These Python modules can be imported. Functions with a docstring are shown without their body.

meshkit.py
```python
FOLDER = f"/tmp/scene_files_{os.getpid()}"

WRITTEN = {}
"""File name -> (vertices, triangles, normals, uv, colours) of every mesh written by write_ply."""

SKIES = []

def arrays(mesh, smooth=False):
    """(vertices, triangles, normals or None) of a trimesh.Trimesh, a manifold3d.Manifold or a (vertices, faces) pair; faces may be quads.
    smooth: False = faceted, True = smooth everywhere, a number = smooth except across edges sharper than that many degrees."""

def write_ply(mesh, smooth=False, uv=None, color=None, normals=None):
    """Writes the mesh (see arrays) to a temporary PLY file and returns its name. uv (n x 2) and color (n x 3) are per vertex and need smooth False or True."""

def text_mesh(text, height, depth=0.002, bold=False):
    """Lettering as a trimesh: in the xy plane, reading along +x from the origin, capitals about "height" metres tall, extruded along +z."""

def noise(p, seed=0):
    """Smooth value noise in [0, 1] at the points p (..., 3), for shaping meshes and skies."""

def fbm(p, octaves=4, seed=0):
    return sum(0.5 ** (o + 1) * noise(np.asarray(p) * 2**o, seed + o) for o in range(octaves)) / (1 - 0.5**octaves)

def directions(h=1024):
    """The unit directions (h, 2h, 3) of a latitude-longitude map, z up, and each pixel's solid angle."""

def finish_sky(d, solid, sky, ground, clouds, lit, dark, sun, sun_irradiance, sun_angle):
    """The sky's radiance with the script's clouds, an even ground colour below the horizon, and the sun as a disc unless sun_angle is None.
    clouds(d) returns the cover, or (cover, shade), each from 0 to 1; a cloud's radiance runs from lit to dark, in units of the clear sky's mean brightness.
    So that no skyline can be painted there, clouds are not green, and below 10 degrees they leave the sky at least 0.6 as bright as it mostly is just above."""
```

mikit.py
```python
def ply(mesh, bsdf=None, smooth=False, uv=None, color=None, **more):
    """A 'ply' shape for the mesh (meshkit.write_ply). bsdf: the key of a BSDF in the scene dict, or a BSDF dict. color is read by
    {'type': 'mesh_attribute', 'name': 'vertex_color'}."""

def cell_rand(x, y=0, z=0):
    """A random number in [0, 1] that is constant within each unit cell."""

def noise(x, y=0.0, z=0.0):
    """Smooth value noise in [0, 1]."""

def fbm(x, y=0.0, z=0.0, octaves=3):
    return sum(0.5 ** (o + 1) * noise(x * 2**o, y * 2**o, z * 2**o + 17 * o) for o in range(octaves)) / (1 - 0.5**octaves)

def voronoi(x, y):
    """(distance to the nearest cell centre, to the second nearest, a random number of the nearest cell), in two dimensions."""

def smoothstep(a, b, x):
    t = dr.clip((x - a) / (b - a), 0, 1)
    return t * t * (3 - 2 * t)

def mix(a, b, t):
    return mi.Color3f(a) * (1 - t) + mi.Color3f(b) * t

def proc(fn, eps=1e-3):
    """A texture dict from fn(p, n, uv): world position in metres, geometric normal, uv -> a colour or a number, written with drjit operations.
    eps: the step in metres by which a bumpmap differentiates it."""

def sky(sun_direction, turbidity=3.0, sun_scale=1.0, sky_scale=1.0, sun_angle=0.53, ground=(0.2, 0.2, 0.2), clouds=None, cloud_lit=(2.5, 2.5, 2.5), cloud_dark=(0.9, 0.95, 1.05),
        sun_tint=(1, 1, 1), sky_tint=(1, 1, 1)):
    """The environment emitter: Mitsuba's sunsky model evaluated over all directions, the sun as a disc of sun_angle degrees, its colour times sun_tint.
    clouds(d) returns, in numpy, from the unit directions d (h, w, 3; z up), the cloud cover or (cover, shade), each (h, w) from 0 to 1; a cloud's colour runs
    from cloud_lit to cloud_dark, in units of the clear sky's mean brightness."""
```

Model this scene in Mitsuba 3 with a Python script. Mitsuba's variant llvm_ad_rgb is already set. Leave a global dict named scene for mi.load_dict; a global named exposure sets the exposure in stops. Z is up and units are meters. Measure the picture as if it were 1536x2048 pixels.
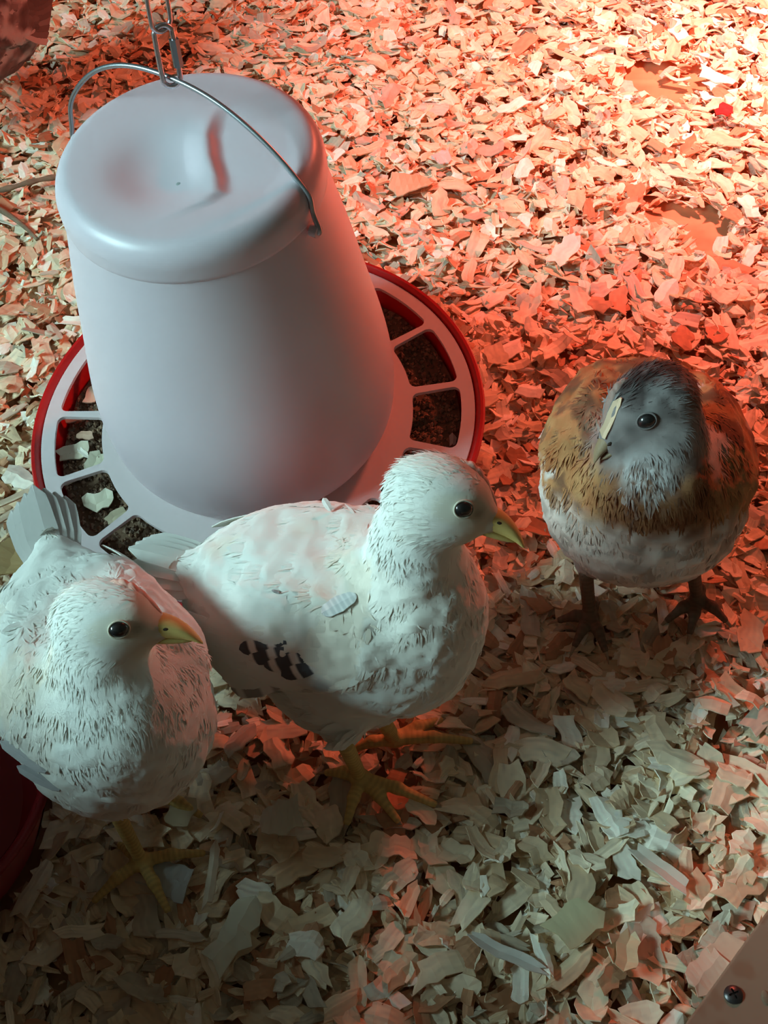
import math, numpy as np, trimesh, drjit as dr, mitsuba as mi, mikit, meshkit
from shapely.geometry import Polygon
from scipy.spatial import cKDTree
T = mi.ScalarTransform4f
A = np.array

# ------------------------------------------------------------------ camera, lights, exposure
F, PITCH, CAM = 2600.0, math.radians(49), A([0, 0, .594])
DV = A([0, math.cos(PITCH), -math.sin(PITCH)]); RV = A([1., 0, 0]); UV = np.cross(RV, DV)
exposure = 0.0
scene, labels = {}, {}
scene['camera'] = {'type': 'perspective', 'fov_axis': 'x', 'fov': math.degrees(2 * math.atan(768 / F)), 'near_clip': .02, 'far_clip': 20.,
                   'to_world': T().look_at(origin=CAM.tolist(), target=(CAM + DV).tolist(), up=[0, 0, 1])}
LAMP = A([.345, 1.02, .50]); LAMP_AIM = A([.345, 1.02, .0])
LAMP_RGB, LAMP_R = [240., 35., 19.], .050
BEAM_RGB = [6.2, .95, .88]   # the reflector's narrow beam
WIN_C, WIN_W, WIN_H = A([-1.38, -.05, .98]), .72, .46
WIN_RGB = [25.5, 41., 42.]


def P(px, py, z):
    """The point at height z that stands at a pixel of the photograph."""
    d = DV + RV * (px - 768) / F - UV * (py - 1024) / F
    return CAM + d * (z - CAM[2]) / d[2]


def J(p):
    q = np.asarray(p, float) - CAM
    z = q @ DV
    return np.stack([768 + F * (q @ RV) / z, 1024 - F * (q @ UV) / z], -1)


def unit(v):
    v = np.asarray(v, float)
    return v / np.maximum(np.linalg.norm(v, axis=-1, keepdims=True), 1e-12)


# ------------------------------------------------------------------ materials
def rgb(*c):
    return {'type': 'rgb', 'value': list(c)}


def mat(name, color, rough=.5, **kw):
    scene[name] = {'type': 'twosided', 'bsdf': {'type': 'principled', 'base_color': color, 'roughness': rough, **kw}}
    return name


VC = {'type': 'mesh_attribute', 'name': 'vertex_color'}


def shaving_color(p, n, uv):
    """uv = (piece number + position across, position along): a tone per piece and grain along it."""
    i = dr.floor(uv.x); a = uv.x - i
    r1, r2 = mikit.cell_rand(i, 3), mikit.cell_rand(i, 11)
    c = mikit.mix([.68, .51, .32], [.90, .79, .59], r2)
    c = dr.select(r1 < .10, mikit.mix([.42, .21, .11], [.55, .30, .17], r2), c)
    c = dr.select((r1 > .10) & (r1 < .24), mikit.mix([.44, .37, .27], [.62, .55, .43], r2), c)
    c = dr.select(r1 > .90, mi.Color3f(.93, .88, .75), c)
    g = mikit.noise(a * 9 + i * 3.7, uv.y * 1.2, i * .31)
    s = mikit.fbm(p.x * 260, p.y * 260, p.z * 260, 2)
    return dr.minimum(c * (.72 + .34 * g + .20 * s), .95)


mat('shaving_wood', mikit.proc(shaving_color), .75, specular=.25)


def ply_floor(p, n, uv):
    g = mikit.fbm(p.x * 9, p.y * 90, 0., 3)
    return mikit.mix([.42, .21, .10], [.56, .30, .15], g)


mat('floor_wood', mikit.proc(ply_floor), .7)


def board_color(p, n, uv):
    g = mikit.fbm(p.x * 22 + 4, p.y * 22, 0., 4); s = mikit.fbm(p.x * 75, p.y * 75 + 9, p.z * 60, 3)
    c = mikit.mix([.22, .15, .10], [.31, .22, .15], g)
    c = mikit.mix(c, [.22, .12, .07], mikit.smoothstep(.56, .70, s) * .75)
    return mikit.mix(c, [.5, .42, .36], mikit.smoothstep(.66, .78, g))


mat('board_wood', mikit.proc(board_color), .65)
mat('wall_wood', mikit.proc(lambda p, n, uv: mikit.mix([.085, .06, .045], [.14, .10, .07], mikit.fbm((p.x + p.y) * 4, p.z * 40, 0., 3))), .8)
mat('feeder_plastic', rgb(.56, .49, .54), .38, specular=.5)
mat('feeder_grid', rgb(.64, .57, .58), .38, specular=.45)
mat('red_plastic', rgb(.50, .012, .012), .35, specular=.5)
mat('dark_red_plastic', rgb(.26, .012, .018), .4, specular=.5)
mat('gate_mark', rgb(.30, .32, .33), .6)
mat('feed_crumb', VC, .9)
mat('bird_skin', VC, .55, specular=.3)
mat('bird_eye', rgb(.004, .004, .004), .06, specular=.6, clearcoat=1.0)
mat('feather', VC, .85, specular=.15, sheen=.35)
mat('dry_twig', mikit.proc(lambda p, n, uv: mikit.mix([.12, .08, .05], [.30, .23, .15], mikit.fbm(p.x * 120, p.y * 500, p.z * 300, 3))), .85)
scene['steel'] = {'type': 'roughconductor', 'material': 'Cr', 'distribution': 'ggx', 'alpha': .12}
scene['galvanised'] = {'type': 'twosided', 'bsdf': {'type': 'principled', 'base_color': rgb(.38, .40, .43), 'metallic': .9, 'roughness': .36}}
scene['black_steel'] = {'type': 'twosided', 'bsdf': {'type': 'principled', 'base_color': rgb(.10, .09, .09), 'metallic': .8, 'roughness': .35}}
mat('aluminium', rgb(.75, .75, .76), .35, metallic=1.0)


# ------------------------------------------------------------------ helpers
def number(name):
    if name not in scene and name not in labels:
        return name
    k = 1
    while f'{name}_{k:03d}' in scene or f'{name}_{k:03d}' in labels:
        k += 1
    return f'{name}_{k:03d}'


def thing(name, label, cat, group=None, kind=None):
    key = number(name)
    labels[key] = {'label': label, 'category': cat}
    if group: labels[key]['group'] = group
    if kind: labels[key]['kind'] = kind
    return key


def add(name, shape, parent=None, label=None, kind=None):
    key = number(f'{parent}__{name}' if parent else name)
    scene[key] = shape
    d = {}
    if label: d['label'] = label
    if kind: d['kind'] = kind
    if d: labels[key] = d
    return key


def solo(name, shape, label, cat, group=None, kind=None):
    key = number(name)
    scene[key] = shape
    labels[key] = {'label': label, 'category': cat}
    if group: labels[key]['group'] = group
    if kind: labels[key]['kind'] = kind
    return key


def struct(name, shape, label, cat):
    scene[name] = shape
    labels[name] = {'label': label, 'category': cat, 'kind': 'structure'}


def shape_n(v, f, bsdf, color=None, normals=None, uv=None):
    """A mesh with given normals (or faceted where none)."""
    path = meshkit.write_ply((v, f), False, uv, color, normals)
    return {'type': 'ply', 'filename': path, 'face_normals': normals is None, 'bsdf': {'type': 'ref', 'id': bsdf}}


def tube(pts, rad, sides=10, closed=False):
    pts = np.asarray(pts, float); n = len(pts)
    rad = np.broadcast_to(np.asarray(rad, float), (n,))
    t = unit(np.roll(pts, -1, 0) - np.roll(pts, 1, 0)) if closed else unit(np.gradient(pts, axis=0))
    a = np.zeros_like(pts); ref = A([0, 0, 1.]) if abs(t[0][2]) < .9 else A([1., 0, 0])
    a[0] = unit(np.cross(t[0], ref))
    for i in range(1, n):
        a[i] = unit(a[i - 1] - t[i] * (a[i - 1] @ t[i]))
    b = np.cross(t, a); ang = np.arange(sides) * 2 * np.pi / sides
    v = pts[:, None] + rad[:, None, None] * (np.cos(ang)[None, :, None] * a[:, None] + np.sin(ang)[None, :, None] * b[:, None])
    v = v.reshape(-1, 3); m = n if closed else n - 1
    i, j = np.meshgrid(np.arange(m), np.arange(sides), indexing='ij'); i2 = (i + 1) % n; j2 = (j + 1) % sides
    q = np.stack([i * sides + j, i * sides + j2, i2 * sides + j2, i2 * sides + j], -1).reshape(-1, 4)
    f = np.vstack([q[:, [0, 1, 2]], q[:, [0, 2, 3]]])
    if not closed:
        v = np.vstack([v, pts[:1], pts[-1:]]); k = np.arange(sides); k2 = (k + 1) % sides
        f = np.vstack([f, np.stack([k2, k, k * 0 + n * sides], 1), np.stack([(n - 1) * sides + k, (n - 1) * sides + k2, k * 0 + n * sides + 1], 1)])
    m_ = trimesh.Trimesh(v, f, process=False)
    if m_.volume < 0: m_.invert()
    return m_


def smooth_path(ctrl, n):
    from scipy.interpolate import CubicSpline
    ctrl = np.asarray(ctrl, float)
    s = np.concatenate([[0], np.cumsum(np.linalg.norm(np.diff(ctrl, axis=0), axis=1))])
    return CubicSpline(s, ctrl)(np.linspace(0, s[-1], n))


def lathe(profile, sections=96):
    return trimesh.creation.revolve(np.asarray(profile, float), sections=sections)


def rbox(lo, hi, r=.002):
    import manifold3d as m3
    lo, hi = A(lo, float), A(hi, float)
    s = m3.Manifold.sphere(r, 12)
    m = m3.Manifold.batch_hull([s.translate([lo[0] + r if a else hi[0] - r, lo[1] + r if b else hi[1] - r, lo[2] + r if c else hi[2] - r]) for a in (0, 1) for b in (0, 1) for c in (0, 1)]).to_mesh()
    return trimesh.Trimesh(m.vert_properties[:, :3], m.tri_verts, process=False)


def moved(mesh, M, o):
    m = mesh.copy(); m.vertices = A(m.vertices) @ M.T + o
    return m


# ------------------------------------------------------------------ the setting
struct('floor', mikit.ply(rbox((-1.45, -1.25, -.06), (1.45, 1.7, -.013)), 'floor_wood'), 'plywood floor showing in bare patches between the wood shavings', 'floor')
for nm, lo, hi in (('wall_left', (-1.47, -1.25, -.06), (-1.42, 1.7, 2.1)), ('wall_right', (1.42, -1.25, -.06), (1.47, 1.7, 2.1)),
                   ('wall_back', (-1.47, 1.66, -.06), (1.47, 1.71, 2.1)), ('wall_front', (-1.47, -1.30, -.06), (1.47, -1.25, 2.1))):
    struct(nm, mikit.ply(rbox(lo, hi), 'wall_wood'), 'bare timber wall of the shed around the brooder', 'wall')
struct('ceiling', mikit.ply(rbox((-1.47, -1.3, 2.1), (1.47, 1.71, 2.15)), 'wall_wood'), 'timber shed ceiling above the brooder', 'ceiling')
# daylight window in the left wall
y0, y1, z0, z1 = WIN_C[1] - WIN_W / 2, WIN_C[1] + WIN_W / 2, WIN_C[2] - WIN_H / 2, WIN_C[2] + WIN_H / 2
v = A([[WIN_C[0], y0, z0], [WIN_C[0], y1, z0], [WIN_C[0], y1, z1], [WIN_C[0], y0, z1]])
struct('window_1', {**shape_n(v, A([[0, 1, 2], [0, 2, 3]]), 'wall_wood'), 'emitter': {'type': 'area', 'radiance': rgb(*WIN_RGB)}}, 'daylit shed window', 'window')
for lo, hi in (((-1.42, y0 - .05, z0 - .05), (-1.36, y1 + .05, z0)), ((-1.42, y0 - .05, z1), (-1.36, y1 + .05, z1 + .05)),
               ((-1.42, y0 - .05, z0), (-1.36, y0, z1)), ((-1.42, y1, z0), (-1.36, y1 + .05, z1))):
    add('frame', mikit.ply(rbox(lo, hi), 'wall_wood'), 'window_1')
# added plank, unseen at the lower left, blocking daylight from the bedding
pn = A([.69, .724, 0]); pt = A([.724, -.69, 0])
def shade_side(d, t0, t1, h):
    m = rbox((t0, d - .018, -.013), (t1, d, h))
    m.vertices = A(m.vertices)[:, :1] * pt + A(m.vertices)[:, 1:2] * pn + A(m.vertices)[:, 2:] * A([0, 0, 1.])
    return m
struct('added_plank_1', mikit.ply(shade_side(-.10, -.60, .16, .29), 'wall_wood'), 'added unseen timber plank that shades the lower left bedding', 'shade plank')

# heat lamp: red bulb in a tilted reflector hood, out of the frame above the hot spot
lamp = thing('heat_lamp', 'red heat lamp in an aluminium reflector hood above the bedding', 'lamp')
lz = unit(LAMP_AIM - LAMP); lx = unit(np.cross(lz, [0, 1., 0])); LM = np.stack([lx, np.cross(lz, lx), lz], 1)
scene[f'{lamp}__bulb_face'] = {'type': 'disk', 'to_world': T().look_at(origin=LAMP.tolist(), target=LAMP_AIM.tolist(), up=[0, 1, 0]) @ T().scale([LAMP_R, LAMP_R, 1]), 'emitter': {'type': 'area', 'radiance': rgb(*LAMP_RGB)}}
scene['lamp_beam'] = {'type': 'spot', 'to_world': T().look_at(origin=(LAMP + lz * .003).tolist(), target=LAMP_AIM.tolist(), up=[0, 1, 0]), 'intensity': rgb(*BEAM_RGB), 'cutoff_angle': 43., 'beam_width': 4.}
add('bulb', mikit.ply(moved(lathe([(.002, -.075), (.014, -.072), (.018, -.050), (.040, -.020), (.0515, -.004), (.0510, .001), (.0502, .0004), (.0502, -.002), (.002, -.002)], 40), LM, LAMP), 'dark_red_plastic', smooth=40), lamp)
hood = [(.002, -.09), (.03, -.088), (.045, -.07), (.075, -.03), (.094, .004), (.108, .018), (.110, .018), (.096, .003), (.077, -.032), (.047, -.073), (.031, -.091), (.002, -.093)]
add('hood', mikit.ply(moved(lathe(hood, 48), LM, LAMP), 'aluminium', smooth=40), lamp)
add('cord', mikit.ply(tube(smooth_path([LAMP - lz * .09, LAMP - lz * .2 + A([0, 0, .12]), A([LAMP[0] + .2, LAMP[1] + .3, 1.2]), A([LAMP[0] + .1, LAMP[1] + .2, 2.1])], 30), .004, 8), 'black_steel', smooth=True), lamp)

# ------------------------------------------------------------------ hanging feeder
FB = A([-.076, .553, .045]); fz = unit(A([-.087, -.123, 1.])); fx = unit(np.cross([0, 1, 0], fz)); FM = np.stack([fx, np.cross(fz, fx), fz], 1)
def FW(p): return np.asarray(p, float) @ FM.T + FB
feeder = thing('hanging_feeder', 'white plastic hanging poultry feeder with red pan and slotted feeding ring', 'feeder')
body = [(.066, -.006), (.0750, .002), (.0815, .012), (.0846, .028), (.0842, .055), (.0785, .095), (.0715, .140), (.0660, .170), (.0643, .180)]
pr = np.array(body); prs = smooth_path(pr, 60)
lip = [(.0640, .1795), (.0648, .1805), (.0652, .1826)] + [(.0652 - .009 * (1 - math.cos(t)), .1885 + .0120 * math.sin(t)) for t in np.linspace(0, math.pi / 2, 10)]
add('bucket', mikit.ply(moved(lathe(np.vstack([prs]), 128), FM, FB), 'feeder_plastic', smooth=50), feeder)
# lid: shoulder and the dished top with its S-shaped grip, one mesh
def lid_z(x, y):
    s = .0125 + .0045 * np.cos((y + .002) / .0105 * .9) * -1 + .004
    s = np.interp(y, [-.050, -.040, -.034, -.028, -.018, -.003, .012, .024, .030, .036, .046], [-.020, -.001, .010, .0155, .0145, .0105, .0085, .0100, .0125, .018, .034])
    u = x - s; wy = np.exp(-((y + .004) / .031) ** 4)
    right = .0038 * mist(0, .0085, u) * np.exp(-np.maximum(u, 0) / .026)
    rr = np.hypot((x + .0125) / 1.0, (y + .006) / 1.15)
    left = .0066 * mist(0, .0125, -u) * np.exp(-(rr / .021) ** 2.6)
    return -(right * wy + left) + .0012 * np.exp(-(u / .004) ** 2) * wy
def mist(a, b, x):
    t = np.clip((x - a) / (b - a), 0, 1); return t * t * (3 - 2 * t)
ring_r = np.concatenate([np.linspace(0.0, .0545, 56)]); nt = 144
lipp = [(r, z) for r, z in lip][::-1]
rows = [(r, None) for r in ring_r] + lipp[0:]
vv, ff = [], []
ang = np.arange(nt) * 2 * np.pi / nt
for r, z in rows:
    x, y = r * np.cos(ang), r * np.sin(ang)
    zz = .2005 + lid_z(x, y) * mist(.0565, .047, np.full(nt, r)) if z is None else np.full(nt, z)
    vv.append(np.stack([x, y, zz], 1))
for i in range(len(rows) - 1):
    k = np.arange(nt); k2 = (k + 1) % nt
    ff += [np.stack([i * nt + k, (i + 1) * nt + k, (i + 1) * nt + k2], 1), np.stack([i * nt + k, (i + 1) * nt + k2, i * nt + k2], 1)]
lidm = trimesh.Trimesh(np.vstack(vv), np.vstack(ff), process=False)
lidm.merge_vertices(); lidm.update_faces(lidm.nondegenerate_faces()); lidm.remove_unreferenced_vertices()
lidk = add('lid', mikit.ply(moved(lidm, FM, FB), 'feeder_plastic', smooth=60), feeder, 'round-shouldered lid with an S-shaped grip between two dishes')
dot = trimesh.creation.icosphere(2, .0012); dot.apply_scale([1, 1, .35])
add('moulding_mark', mikit.ply(moved(dot, FM, FW([-.0035, -.0150, .2005 + float(lid_z(A(-.0035), A(-.0150)))])), 'gate_mark', smooth=True), lidk)
# pan
pan = [(.002, -.030), (.112, -.030), (.119, -.026), (.1315, .001), (.1335, .0035), (.1352, .0035), (.1362, .0015), (.1350, -.001), (.1215, -.029), (.114, -.0325), (.002, -.0325)]
add('pan', mikit.ply(moved(lathe(pan, 128), FM, FB), 'red_plastic', smooth=35), feeder, 'red feeding pan')
# slotted ring
R0, R1, RI, RO = .0935, .1222, .073, .1302
N = 15; ph = math.radians(31.0)
disc = Polygon([(RO * math.cos(t), RO * math.sin(t)) for t in np.linspace(0, 2 * np.pi, 241)[:-1]], [[(RI * math.cos(t), RI * math.sin(t)) for t in np.linspace(0, 2 * np.pi, 121)[:-1]]])
for k in range(N):
    a0, a1 = ph + k * 2 * np.pi / N, ph + (k + 1) * 2 * np.pi / N
    ri_, ro_ = .0026, .0020
    ins = [(R0 * math.cos(t), R0 * math.sin(t)) for t in np.linspace(a0 + ri_ / R0, a1 - ri_ / R0, 10)]
    out = [(R1 * math.cos(t), R1 * math.sin(t)) for t in np.linspace(a1 - ro_ / R1, a0 + ro_ / R1, 12)]
    w = Polygon(ins + out).buffer(-.0042).buffer(.0042, quad_segs=6)
    disc = disc.difference(w)
rg = trimesh.creation.extrude_polygon(disc, .0024, engine='earcut'); rg.apply_translation([0, 0, -.0014])
gk = add('feeding_ring', mikit.ply(moved(rg, FM, FB), 'feeder_grid', smooth=30), feeder, 'pale slotted ring with spokes between the feeding windows')
add('throat', mikit.ply(moved(lathe([(.002, -.012), (.060, -.012), (.074, -.004), (.0745, .0008), (.0725, .0010), (.058, -.008), (.002, -.008)], 96), FM, FB), 'feeder_grid', smooth=40), gk)
# bail handle
def PL(px, py, h):
    d = P(px, py, 0) - CAM
    return CAM + d * (((FB + fz * h - CAM) @ fz) / (d @ fz))
A0, B0 = PL(152, 280, .181), PL(634, 463, .178)
mid = (A0 + B0) / 2
apex = P(345, 165, .272)
up = apex - mid
bnn = unit(np.cross(B0 - A0, up))
def PB(px, py):
    d = P(px, py, 0) - CAM
    return CAM + d * (((A0 - CAM) @ bnn) / (d @ bnn))
ob = unit(A0 - B0)
bail = [A0 - ob * .004, A0 + ob * .002, PB(144, 258), PB(141, 215), PB(158, 172), PB(200, 138), PB(262, 132), PB(322, 148), PB(352, 160), PB(420, 196), PB(500, 258), PB(560, 318), PB(604, 372), PB(619, 395), PB(627, 430), B0 - ob * .0015, B0 + ob * .004]
hk = add('bail_handle', mikit.ply(tube(smooth_path(bail, 140), .00125, 10), 'galvanised', smooth=True), feeder, 'grey wire bail handle')
for q in (A0, B0):
    b_ = trimesh.creation.cylinder(.0032, .004, sections=20); b_.apply_transform(trimesh.geometry.align_vectors([0, 0, 1], unit(A0 - B0))); b_.apply_translation(q - (q - mid) / np.linalg.norm(q - mid) * .001)
    add('pivot_boss', mikit.ply(b_, 'feeder_plastic', smooth=40), feeder)
# quick link and chain
link = thing('quick_link', 'shiny steel quick link with a screw sleeve joining handle and chain', 'quick link')
def loop(c, a, b, h, w, n=64):
    t = np.linspace(0, 2 * np.pi, n, endpoint=False)
    x, y = np.cos(t), np.sin(t)
    k = h / 2 - w / 2
    return c + a * (w / 2 * x)[:, None] + b * (w / 2 * y + np.sign(y) * k * np.minimum(1, np.abs(y) * 4))[:, None]
ldir = unit(P(322, 45, .300) - apex); lside = unit(RV * .85 + DV * .5); lside = unit(lside - ldir * (lside @ ldir))
LH = .0285
lc = apex + ldir * (LH / 2 - .0016)
add('loop', mikit.ply(tube(loop(lc, lside, ldir, LH, .0085), .00125, 12, closed=True), 'steel', smooth=True), link)
sl = lc + lside * .00425
sleeve = trimesh.creation.cylinder(.0024, .013, sections=6); sleeve.apply_transform(trimesh.geometry.align_vectors([0, 0, 1], ldir)); sleeve.apply_translation(sl + ldir * .0005)
add('sleeve', mikit.ply(sleeve, 'galvanised', smooth=20), link, 'grey six-sided screw sleeve')
chain = thing('hanging_chain', 'bright steel chain above the quick link holding up the feeder', 'chain')
cc = lc + ldir * (LH / 2 - .0014); cd = unit(unit(ldir) + A([0, 0, .6])); s2 = unit(np.cross(cd, lside)); s3 = unit(np.cross(s2, cd))
for k in range(14):
    c_ = cc + cd * (.0105 + k * .0198)
    a_ = unit(s3 + s2 * .35) if k % 2 == 0 else unit(s2 - s3 * .35)
    add('chain_link', mikit.ply(tube(loop(c_, a_, cd, .0235, .0105), .00105, 10, closed=True), 'steel', smooth=True), chain)
    if k > 2: continue

# feed in the pan
rng = np.random.default_rng(5)
nr, na = 26, 200
rr = np.linspace(.084, .121, nr)[:, None] * np.ones((1, na)); aa = np.linspace(0, 2 * np.pi, na, endpoint=False)[None] * np.ones((nr, 1))
x, y = rr * np.cos(aa), rr * np.sin(aa)
z = -.013 + .006 * meshkit.fbm(np.stack([x * 60, y * 60, x * 0], -1), 3, 4) - .010 * mist(-.5, -2.6, np.where(aa > np.pi, aa - 2 * np.pi, aa)) * 0 - .004
vf = np.stack([x, y, z], -1).reshape(-1, 3)
i, j = np.meshgrid(np.arange(nr - 1), np.arange(na), indexing='ij'); q = np.stack([i * na + j, (i + 1) * na + j, (i + 1) * na + (j + 1) % na, i * na + (j + 1) % na], -1).reshape(-1, 4)
ffc = np.vstack([q[:, [0, 1, 2]], q[:, [0, 2, 3]]])
nc = 5200
ca, cr = rng.uniform(0, 2 * np.pi, nc), np.sqrt(rng.uniform(.085 ** 2, .120 ** 2, nc))
cz = -.0165 + .006 * meshkit.fbm(np.stack([cr * np.cos(ca) * 60, cr * np.sin(ca) * 60, ca * 0], -1), 3, 4) + rng.uniform(-.0004, .0012, nc)
octv = A([[1, 0, 0], [-1, 0, 0], [0, 1, 0], [0, -1, 0], [0, 0, 1], [0, 0, -1.]]); octf = A([[0, 2, 4], [2, 1, 4], [1, 3, 4], [3, 0, 4], [2, 0, 5], [1, 2, 5], [3, 1, 5], [0, 3, 5]])
cs = rng.uniform(.0006, .0019, nc)
cv = np.stack([cr * np.cos(ca), cr * np.sin(ca), cz], 1)[:, None] + octv[None] * cs[:, None, None] * rng.uniform(.6, 1.3, (nc, 6, 1))
cf = octf[None] + (np.arange(nc) * 6)[:, None, None] + len(vf)
base = A([.20, .125, .075]); tone = rng.uniform(.45, 1.5, nc)
ccol = np.repeat(base[None] * tone[:, None] + rng.uniform(0, .05, (nc, 1)), 6, 0)
solo('chicken_feed', shape_n(FW(np.vstack([vf, cv.reshape(-1, 3)])), np.vstack([ffc, cf.reshape(-1, 3)]), 'feed_crumb', color=np.vstack([np.tile(base * .8, (len(vf), 1)), ccol])), 'brown crumbled feed lying in the red pan under the slotted ring', 'feed', kind='stuff')

# ------------------------------------------------------------------ wood shavings
def flakes(cx, L, W, Rm, rng, ids, K=6, curl=None, jag=.22, th=.0007):
    """Curled, torn flakes: closed boxes of K sections. cx centres (n,3), Rm rotations (n,3,3). Returns v, f, uv."""
    n = len(L); s = np.linspace(-.5, .5, K)
    taper = np.ones((n, K)); taper[:, 0] *= rng.uniform(.35, 1, n); taper[:, -1] *= rng.uniform(.25, 1, n)
    l = -W[:, None] / 2 * taper * (1 + rng.uniform(-jag, jag, (n, K))); r = W[:, None] / 2 * taper * (1 + rng.uniform(-jag, jag, (n, K)))
    wob = np.cumsum(rng.normal(0, .10, (n, K)), 1) * W[:, None] * .5
    curl = rng.normal(0, .55, n) if curl is None else curl
    tw = rng.normal(0, .35, n)
    X = s[None] * L[:, None]; Z = curl[:, None] * (s[None] ** 2 - .08) * L[:, None]
    el, er = X + 0, X + 0
    for c, sgn in ((0, -1), (K - 1, 1)):      # torn slanting ends
        el[:, c] += sgn * rng.uniform(-.12, .16, n) * L; er[:, c] += sgn * rng.uniform(-.12, .16, n) * L
    cup = rng.uniform(-.18, .18, n)[:, None] * W[:, None]
    zl = Z + tw[:, None] * s[None] * l + cup * 0; zr = Z + tw[:, None] * s[None] * r
    zm = Z + cup
    ym = (l + r) / 2 + wob
    top = np.stack([np.stack([el, l + wob, zl], -1), np.stack([X, ym, zm], -1), np.stack([er, r + wob, zr], -1)], 2)   # n,K,3,3
    t_ = np.broadcast_to(np.asarray(th, float), (n,))[:, None, None, None] * A([0, 0, 1.])
    v = np.concatenate([top + t_ / 2, top - t_ / 2], 2)                                                            # n,K,6,3
    uv = np.zeros((n, K, 6, 2)); uv[..., 0] = ids[:, None, None] + A([.05, .5, .95] * 2)[None, None]; uv[..., 1] = (s[None, :, None] * L[:, None, None] * 120)
    v = np.einsum('nij,nksj->nksi', Rm, v) + cx[:, None, None]
    f = []
    for k in range(K - 1):
        a, b = 6 * k, 6 * (k + 1)
        for c in (0, 1):
            f += [[a + c, b + c, b + c + 1], [a + c, b + c + 1, a + c + 1], [a + 3 + c, b + 4 + c, b + 3 + c], [a + 3 + c, a + 4 + c, b + 4 + c]]
        f += [[a, a + 3, b + 3], [a, b + 3, b], [a + 2, b + 5, a + 5], [a + 2, b + 2, b + 5]]
    e = 6 * (K - 1)
    for c in (0, 1):
        f += [[c, c + 1, c + 4], [c, c + 4, c + 3], [e + c, e + c + 4, e + c + 1], [e + c, e + c + 3, e + c + 4]]
    f = A(f)
    fs = f[None] + (np.arange(n) * 6 * K)[:, None, None]
    return v.reshape(n, -1, 3), f, fs.reshape(-1, 3), uv.reshape(n, -1, 2)


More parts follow.
